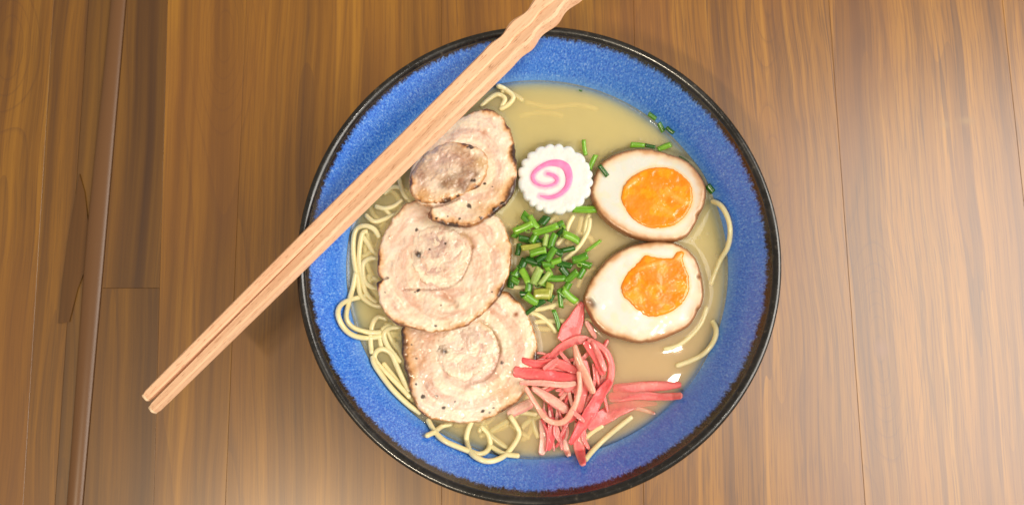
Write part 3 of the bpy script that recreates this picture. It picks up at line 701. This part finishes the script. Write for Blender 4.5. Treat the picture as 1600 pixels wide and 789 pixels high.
SN = 'faint sunken noodle among the cloudy broth'
def sunk(n, cx, cy, rx, ry, zlo, zhi, label, group, ln=(40, 90), lean=None):
    for k in range(n):
        x, y = cx + random.uniform(-rx, rx), cy + random.uniform(-ry, ry); a = random.uniform(0, 6.28) if lean is None else lean + random.uniform(-.7, .7); kk = random.uniform(-.05, .05); L = random.uniform(*ln)
        pts = [(x, y)]
        for i in range(6): a += kk * L / 6; pts.append((pts[-1][0] + math.cos(a) * L / 6, pts[-1][1] + math.sin(a) * L / 6))
        w0 = P(*np.array(pts).T, ZB)
        if np.hypot(w0[:, 0], w0[:, 1]).max() > .083: continue
        noodle(pts, random.uniform(zlo, zhi), label, group)
sunk(30, 586, 380, 24, 80, -.0018, .0003, 'half sunken noodle between the left bowl wall and the middle pork slice', LW, (70, 140), 1.6)
sunk(22, 606, 540, 16, 50, -.0016, .0003, 'half sunken noodle between the left bowl wall and the charred pork edge', LW, (50, 110), 1.0)
sunk(24, 756, 676, 60, 20, -.0020, .0002, 'half sunken noodle at the bottom of the bowl below the lowest pork slice', BT, (36, 80))
sunk(20, 860, 430, 56, 80, -.0024, .0000, 'half sunken noodle under the scallion heap', MD, (40, 90))
sunk(5, 1090, 520, 24, 50, -.0036, -.0014, 'faint noodle sunk in the broth below the lower egg', RT, (50, 90))
# ------------------------------------------------------------------ pickled ginger
def strip(pts, z, label, colr=0, seed=[0]):
    """pts (x, y, width) in the 780,460 close-up; z = height over the broth, one or one per point."""
    seed[0] += 1; sd = seed[0]
    p = np.array([(780 + a * .342, 460 + b_ * .342, w_ * .342) for a, b_, w_ in pts])
    zz = np.broadcast_to(z, (len(p),)).astype(float)
    L = np.linalg.norm(np.diff(p[:, :2], axis=0), axis=1).sum(); n = max(16, int(L / 2.2))
    q = spline(np.c_[p, zz], n); q[:, 2] = np.maximum(q[:, 2], 2.0)
    q[:, 2] *= 1 + .25 * (fbm(np.arange(n) / 7., np.full(n, sd * 5.), 91, 3) - .5)
    hgt = ZB + q[:, 3] + (fbm(np.arange(n) / 8., np.full(n, sd * 2.), 92, 2) - .5) * .001
    for _ in range(4):
        c = P(q[:, 0], q[:, 1], hgt); r = np.hypot(c[:, 0], c[:, 1]); hgt = np.maximum(hgt, zwall(r + .0012) + .001)
    t = np.gradient(c, axis=0); t /= np.linalg.norm(t, axis=1)[:, None]
    a = np.cross(t, [0, 0, 1.]); a /= np.linalg.norm(a, axis=1)[:, None]; b_ = np.cross(a, t)
    tw = (fbm(np.arange(n) / 22., np.full(n, sd * 3.), 93, 2) - .5) * 1.3
    a2 = a * np.cos(tw)[:, None] + b_ * np.sin(tw)[:, None]; b2 = -a * np.sin(tw)[:, None] + b_ * np.cos(tw)[:, None]
    hw = q[:, 2] / 2 * .372 / F * 1.1; th_ = np.minimum(.00055, hw * .7)
    tp = np.minimum(np.arange(n), n - 1 - np.arange(n)) / 2.; tp = np.clip(.62 + .38 * tp, 0, 1); hw = hw * tp
    ns = 14; V = []
    for k in range(ns):
        an = k / ns * 2 * math.pi; cu, su = math.cos(an), math.sin(an)
        cu = math.copysign(abs(cu) ** .7, cu); su = math.copysign(abs(su) ** .6, su)
        curl = .0006 * (cu * cu) * np.sin(sd * 1.7)
        V.append(c + a2 * (hw * cu)[:, None] + b2 * (th_ * su + curl)[:, None])
    V = np.stack(V, 1).reshape(-1, 3); f = grid_faces(n, ns); f.append(tuple(range(ns))[::-1]); f.append(tuple(range((n - 1) * ns, n * ns)))
    s = np.repeat(np.arange(n), ns); k = np.tile(np.arange(ns), n)
    pal = [(S(246, 104, 106), S(252, 144, 136)), (S(242, 74, 82), S(250, 112, 110)), (S(250, 152, 142), S(252, 186, 168)), (S(246, 152, 130), S(248, 178, 154))][colr]
    fib = fbm(s / 24., k * 1.9 + sd * 11, 95, 3); bl = fbm(s / 9., k * .4 + sd * 5, 96, 2)
    cl = mix(pal[0], pal[1], sm(.3, .7, fib)); cl = mix(cl, S(250, 178, 164), sm(.66, .9, bl) * .3)
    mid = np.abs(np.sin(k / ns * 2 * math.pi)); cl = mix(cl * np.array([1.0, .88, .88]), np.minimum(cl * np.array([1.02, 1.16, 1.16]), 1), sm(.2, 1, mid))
    m_ = c.mean(0)
    o = mesh('ginger_strip', V - m_, f, M['ginger'], None, True, cols=cl); o.location = m_
    return tag(o, label, 'pickled ginger', 'red pickled ginger strips')
strip([(376,34,16),(352,110,66),(322,170,88),(300,222,80)], .0010, 'broad red ginger sheet pointing up between the scallions and the lower egg', 1)
strip([(395,120,18),(420,160,26),(440,200,16)], .0006, 'small pale ginger shred against the lower egg', 2)
strip([(520,432,40),(640,424,46),(740,418,40),(832,410,24)], [-.0008,-.0004,.0004,.0012], 'upper of two ginger strips reaching right to the bowl wall', 0)
strip([(500,470,40),(650,462,36),(750,468,34),(836,462,26)], [-.0012,-.0006,.0002,.001], 'lower of two ginger strips reaching right to the bowl wall', 0)
strip([(400,600,50),(480,556,66),(560,516,56),(640,500,30),(720,500,14)], [.0004,-.0004,-.001,-.0014,-.0016], 'wide ginger piece fading into the broth right of the pile', 0)
strip([(590,515,16),(650,525,18),(710,545,12)], -.0012, 'sunken ginger shred below the strips reaching right', 2)
strip([(38,548,34),(90,522,44),(150,492,40)], .0002, 'pale ginger piece tucked beside the lowest pork slice', 2)
strip([(196,570,26),(204,650,34),(190,732,26)], .0002, 'leftmost hanging ginger strip at the bottom of the pile', 2)
strip([(244,560,40),(238,640,38),(222,712,22)], .0008, 'red hanging ginger strip, second from the left', 1)
strip([(286,580,34),(290,660,34),(318,734,24)], .0000, 'pale hanging ginger strip, third from the left', 2)
strip([(372,600,44),(366,690,48),(384,778,26)], .0008, 'thick ginger strip whose tip reaches lowest of all', 0)
strip([(225,300,24),(290,238,34),(370,206,36),(436,226,24)], .0022, 'ginger strip arching over the top of the pile', 0)
strip([(86,290,18),(170,318,34),(260,312,40),(352,352,30)], .0030, 'uppermost of the ginger strips pointing left over the pork', 1)
strip([(64,352,48),(150,362,56),(250,376,50),(354,384,36)], .0034, 'broad ginger strip with a square end on the pork', 1)
strip([(92,404,18),(190,404,24),(290,412,26),(352,404,20)], .0046, 'thin pale ginger strip below the square ended one', 2)
strip([(200,340,16),(240,312,20),(270,292,14)], .0048, 'short ginger shred across the strips pointing left', 0)
strip([(290,430,50),(330,400,56),(360,380,40)], .0036, 'crumpled ginger piece in the middle of the pile', 0)
strip([(150,420,28),(230,474,40),(310,532,34)], .0030, 'pink ginger strip slanting down through the pile', 2)
strip([(360,540,34),(372,450,52),(390,370,44),(384,300,34)], .0032, 'upright ginger strip at the core of the pile', 0)
strip([(388,214,22),(424,262,30),(458,322,32),(474,366,22)], .0040, 'ginger strip slanting down the right of the pile top', 1)
strip([(404,206,26),(478,252,28),(512,322,30),(500,408,30),(452,472,26)], .0044, 'ginger strip bowed round the right side of the pile', 0)
strip([(424,212,20),(452,270,26),(486,350,22)], .0054, 'second ginger strip inside the bowed one', 0)
strip([(508,392,28),(452,470,46),(404,556,52),(322,684,22)], .0050, 'long bright red ginger strip slanting down left from the bowed one', 1)
strip([(118,420,20),(166,500,22),(220,572,24),(290,582,24),(340,520,24),(368,430,22),(362,350,18)], .0058, 'orange pink ginger ribbon curling in a loop', 3)
strip([(346,228,20),(366,310,36),(404,396,38),(432,452,24)], .0066, 'pale orange ginger ribbon lying topmost on the pile', 3)
strip([(330,528,18),(366,560,20),(388,582,14)], .0060, 'small ginger shred at the crossing of the lower strips', 0)

FILL = ['thin ginger shred among those pointing left over the pork', 'thin ginger shred hanging at the bottom of the ginger mound', 'thin upright ginger shred packed in the core of the ginger mound']
for k in range(66):
    t = k % 3
    if t == 0: c_, an, L = (random.uniform(140, 330), random.uniform(275, 440)), random.uniform(-.35, .35), random.uniform(110, 190)
    elif t == 1: c_, an, L = (random.uniform(200, 400), random.uniform(540, 650)), 1.57 + random.uniform(-.35, .3), random.uniform(110, 170)
    else: c_, an, L = (random.uniform(300, 480), random.uniform(270, 520)), random.uniform(1.2, 2.4), random.uniform(110, 200)
    bnd = random.uniform(-26, 26); dx, dy = math.cos(an), math.sin(an); w_ = random.uniform(9, 24)
    strip([(c_[0] + dx * L * u - dy * bnd * (1 - 4 * u * u), c_[1] + dy * L * u + dx * bnd * (1 - 4 * u * u), w_ * (1 if abs(u) < .4 else .7)) for u in (-.5, -.2, .1, .5)],
          random.uniform(.0004, .0030) if t != 1 else random.uniform(-.0006, .0022), FILL[t], random.choice([0, 0, 0, 1, 2, 2]))
# ------------------------------------------------------------------ scallions
def scallion(x, y, ang, ln, wd, shade, zoff, label, group, flat=False, tilt=None, seed=[0]):
    """x, y photo point; ang in the picture (anticlockwise); ln, wd in photo points."""
    seed[0] += 1; sd = seed[0]; k = .372 / F
    L, r = ln * k, wd * k / 2 * .9
    n, ns = 9, 14; th = min(.0006, r * .28)
    pal = [(S(104, 164, 32), S(150, 200, 70)), (S(66, 130, 26), S(112, 168, 46)), (S(30, 84, 24), S(60, 118, 32)), (S(134, 176, 74), S(182, 202, 116)), (S(150, 160, 50), S(190, 190, 92))][shade]
    V, C_ = [], []
    sq = .35 if flat else random.uniform(.6, .92)
    bend = random.uniform(-.05, .05) * L; cut0, cut1 = random.uniform(-.35, .35), random.uniform(-.35, .35)
    for shell in (0, 1):
        for i in range(n):
            u = i / (n - 1) * 2 - 1
            if shell: u = -u
            for j in range(ns):
                an = j / ns * 2 * math.pi; rr = (r if not shell else r - th) * (1 + .05 * math.sin(3 * an + sd))
                cy, cz = math.cos(an) * rr, math.sin(an) * rr * sq
                skew = (cut1 if u > 0 else cut0) * cy * abs(u)
                V.append((u * L / 2 + skew, cy + bend * (u * u - .33), cz))
                t = vn(np.array([j * 1.3]), np.array([u * .6 + sd * 5.0]), 3)[0]
                c = pal[0] * (1 - t) + pal[1] * t
                if shell: c = c * .5 + S(170, 205, 110) * .5
                C_.append(c)
    f = grid_faces(2 * n, ns)
    for j in range(ns): f.append(((2 * n - 1) * ns + j, (2 * n - 1) * ns + (j + 1) % ns, (j + 1) % ns, j))
    o = mesh('scallion_piece', V, [tuple(q) for q in f], M['scallion'], None, True, cols=np.array(C_))
    w0 = P(x, y, ZB + zoff); rr_ = math.hypot(w0[0], w0[1]); zz = max(ZB + zoff, float(zwall(rr_)) + r * .8)
    o.location = P(x, y, zz); o.rotation_euler = (random.uniform(-.4, .4), tilt if tilt is not None else random.uniform(-.22, .22), R(ang))
    return tag(o, label, 'scallion', group)
HEAP = 'chopped scallions heaped between pork and eggs'
def heap_label(a, b_, sh, long_):
    look = ['bright green', 'mid green', 'dark green', 'pale green', 'yellow green'][sh] + (' scallion stick' if long_ else ' scallion ring')
    row = 'just under the fish cake' if b_ < 200 else 'in the upper half of the heap' if b_ < 330 else 'in the middle of the heap' if b_ < 450 else 'in the lower half of the heap' if b_ < 560 else 'at the bottom of the heap'
    side = 'on the pork side' if a < 240 else 'half way across' if a < 400 else 'on the egg side'
    return look + ' ' + row + ' ' + side
def zc_(a, b_): return 770 + a * .266, 310 + b_ * .266
heap = [(310,185,18,150,46,0,.0050),(265,312,14,95,50,0,.0062),(228,284,8,120,38,4,.0050),(256,455,68,100,58,3,.0058),(304,470,52,92,34,3,.0066),(190,456,118,96,48,0,.0040),
 (110,478,82,95,44,2,.0022),(460,228,-24,100,54,0,.0040),(590,280,36,112,22,0,.0026),(462,458,42,92,46,1,.0034),(512,350,20,92,52,1,.0036),(448,572,-40,112,50,0,.0034),
 (396,585,-84,112,32,1,.0026),(376,716,-74,130,30,1,.0018),(222,656,36,64,28,2,.0028),(226,590,-32,84,60,0,.0032),(310,245,80,72,34,3,.0066),(180,172,22,122,50,0,.0034),
 (204,120,-40,80,60,1,.0030),(300,132,50,60,56,2,.0036),(240,140,-55,90,40,0,.0042),(350,250,70,90,46,1,.0044),(240,236,60,60,50,1,.0040),(190,240,-12,80,44,2,.0026),
 (340,330,60,90,44,1,.0046),(375,310,-30,80,44,2,.0034),(290,350,30,80,46,2,.0040),(240,370,-18,100,50,2,.0028),(325,390,0,70,44,1,.0040),(170,400,70,100,50,2,.0024),
 (150,430,50,80,54,1,.0026),(370,470,0,110,46,1,.0032),(420,390,-10,90,40,2,.0030),(440,300,15,80,36,2,.0016),(540,385,-20,80,46,1,.0022),(520,440,60,70,40,1,.0018),
 (290,560,0,96,70,4,.0044),(330,540,80,86,50,4,.0040),(275,610,30,60,50,2,.0026),(420,430,-50,70,44,2,.0026),(230,300,-60,70,40,2,.0022),(140,200,60,70,44,1,.0020),
 (400,200,40,60,36,2,.0018),(330,430,-60,60,36,0,.0046),(212,510,85,80,48,1,.0030),(275,255,-25,70,40,2,.0034),(370,370,20,64,40,0,.0040),(150,300,80,70,36,2,.0014)]
for a, b_, an, ln, wd, sh, zo in heap:
    x, y = zc_(a, b_); scallion(x, y, an, ln * .266, wd * .266, sh, zo, heap_label(a, b_, sh, ln > 1.9 * wd), HEAP, flat=(sh == 4))
for k in range(26):
    a = random.uniform(110, 560); b_ = random.uniform(110, 620)
    if abs(a - 330 + (b_ - 380) * .05) > 250 - abs(b_ - 380) * .45: continue
    sh = random.choice([0, 1, 1, 2, 2]); x, y = zc_(a, b_); rg = k % 2 == 0
    scallion(x, y, random.uniform(0, 180), random.uniform(5, 8) if rg else random.uniform(12, 20), random.uniform(9, 13), sh, random.uniform(.0012, .0038), heap_label(a, b_, sh, False), HEAP, tilt=random.uniform(.7, 1.4) if rg else None)
ST = 'stray scallion pieces'
x, y = zc_(540, 66); scallion(x, y, 0, 38, 13, 0, .0026, 'long green scallion piece tucked between the fish cake and the upper egg', ST)
for (x, y, an, ln, wd, sh, lb) in [(913,231,-82,25,7.5,0,'thin upright scallion piece at the upper right edge of the fish cake'), (926,253,66,24,9,0,'light green scallion sliver touching the right edge of the fish cake'),
    (943,267,-52,21,8,2,'dark green scallion sliver on the edge of the upper egg'), (996,227,-4,22,10,0,'light green scallion piece above the upper egg, left of three'), (1016,229,-12,16,7,2,'dark scallion sliver above the upper egg, middle of three'),
    (1038,230,22,22,10,0,'light green scallion piece above the upper egg, right of three'), (1019,182,-34,14,9,1,'scallion piece at the bowl wall, topmost of three'), (1033,199,-62,16,9,1,'scallion piece at the bowl wall, middle of three'),
    (1047,204,-40,15,7,2,'scallion sliver at the bowl wall, lowest of three'), (1110,295,-50,14,11,2,'dark scallion bit between the upper egg and the right wall'), (907,142,-10,5,3,2,'tiny dark scallion fleck near the top wall'), (1068,250,-35,18,6,2,'dark scallion sliver against the upper right of the upper egg')]:
    scallion(x, y, an, ln, wd, sh, .0062 if (x, y) == (943, 267) else (.0042 if x == 926 else .0014), lb, ST)

# ------------------------------------------------------------------ chopsticks
def chopstick(tip, end, w_tip, w_end, label, seed, rot, zl):
    a = P(tip[0], tip[1], ZR + zl); b_ = P(end[0], end[1], ZR + zl); L = np.linalg.norm(b_ - a); k = .342 / F
    n = 160; V = []; ch = .30                              # square section with planed corners
    sec = [(1, -1 + ch), (1, 1 - ch), (1 - ch, 1), (-1 + ch, 1), (-1, 1 - ch), (-1, -1 + ch), (-1 + ch, -1), (1 - ch, -1)]; ns = len(sec)
    for i in range(n):
        u = i / (n - 1); half = (w_tip + (w_end - w_tip) * min(1, u * 1.35) ** .85) * k / 2
        if i == 0: half *= .86
        hz = sm(.74, .80, u)
        for j, (sy, sz) in enumerate(sec):
            cr, sr = math.cos(rot), math.sin(rot)
            wv = 1 + hz * .24 * math.sin(u * L / .0160 * 2 * math.pi + (1.9 if sy > 0 else 0) + seed)   # carved waves at the handle
            y0, z0 = sy * half * wv, sz * half
            V.append((u * L, y0 * cr - z0 * sr, y0 * sr + z0 * cr))
    f = grid_faces(n, ns); f.append(tuple(range((n - 1) * ns, n * ns)))
    r = empty('chopstick', label, 'chopstick', tuple(a), 'pair of wooden chopsticks')
    o = mesh('shaft', V, [tuple(reversed(q)) for q in f], M['beech'], r, False)
    tv = []; 
    for rr, xx in ((.86, .0), (.90, -.0006), (.7, -.0010), (.02, -.0011)):
        for j in range(ns):
            vx = V[j]; tv.append((xx, vx[1] * rr / .86, vx[2] * rr / .86))
    t = mesh('tip', tv, grid_faces(4, ns), M['tip'], r, True)
    d = b_ - a; r.rotation_euler = (0, 0, math.atan2(d[1], d[0]))
    return r
chopstick((230, 620), (924, -66), 14.5, 24.5, 'upper of the two pale wooden chopsticks lying across the bowl rim', 0.0, -.12, .0037)
chopstick((240, 639), (958, -72), 14.5, 26, 'lower of the two pale wooden chopsticks, nearer the pork', 2.2, -.38, .0043)

# ------------------------------------------------------------------ bubbles on the broth
m, nt, b = new_mat('bubble_film'); M['bubble'] = m
nt.nodes.remove(b); out = nt.nodes['Material Output']
tr = N(nt, 'ShaderNodeBsdfTransparent'); gl = N(nt, 'ShaderNodeBsdfGlossy'); gl.inputs['Roughness'].default_value = .06
lw = N(nt, 'ShaderNodeLayerWeight'); lw.inputs[0].default_value = .35; mx = N(nt, 'ShaderNodeMixShader')
df = N(nt, 'ShaderNodeBsdfDiffuse'); df.inputs[0].default_value = S4(250, 238, 205); m2 = N(nt, 'ShaderNodeMixShader'); m2.inputs[0].default_value = .6
nt.links.new(gl.outputs[0], m2.inputs[1]); nt.links.new(df.outputs[0], m2.inputs[2])
nt.links.new(math_n(nt, 'MULTIPLY', lw.outputs['Facing'], .8), mx.inputs[0]); nt.links.new(tr.outputs[0], mx.inputs[1]); nt.links.new(m2.outputs[0], mx.inputs[2]); nt.links.new(mx.outputs[0], out.inputs['Surface'])
bs = [(955,240,4.5),(970,237,2.5),(980,232,2.2),(1000,218,2.5),(1010,219,2),(1022,219,2.2),(1035,222,2.5),(1050,232,2),(964,236,2),(963,152,3),(955,150,2.2),(972,157,2.4),(1104,365,3.5),(1092,372,3.5),(1080,376,3),(1113,330,2),(1128,345,1.8),(1126,360,1.8),(1124,375,2),(1120,399,3.4),(1136,415,3),(1137,428,2.5),(1100,300,2),(1108,312,2)]
for i in range(110):
    k = random.choice(['A', 'B', 'C', 'E1', 'E2', 'E1', 'F']); o = resample(spline(OUT[k], 300, True) if len(OUT[k]) < 200 else np.array(OUT[k]), 120); j = random.randrange(120); c0 = o.mean(0)
    q = c0 + (o[j] - c0) * random.uniform(1.03, 1.10); bs.append((q[0], q[1], random.uniform(1.0, 2.6)))
for i in range(40): bs.append((random.uniform(800, 1010), random.uniform(440, 690), random.uniform(.8, 1.6)))
V, f_ = [], []
for x, y, r in bs:
    c0 = P(x, y, ZB + .0003); r = r * .372 / F; o0 = len(V)
    if math.hypot(c0[0], c0[1]) > .0865: continue
    for i in range(5):
        a = math.pi / 2 * i / 5
        for j in range(12): V.append((c0[0] + r * math.cos(a) * math.cos(j / 6 * math.pi), c0[1] + r * math.cos(a) * math.sin(j / 6 * math.pi), c0[2] + r * .7 * math.sin(a)))
    f_ += grid_faces(5, 12, o0); f_.append(tuple(range(o0 + 48, o0 + 60)))
tag(mesh('bubbles', V, f_, M['bubble'], None, True), 'tiny bubbles and oil droplets floating on the broth around the toppings', None, None, 'stuff')
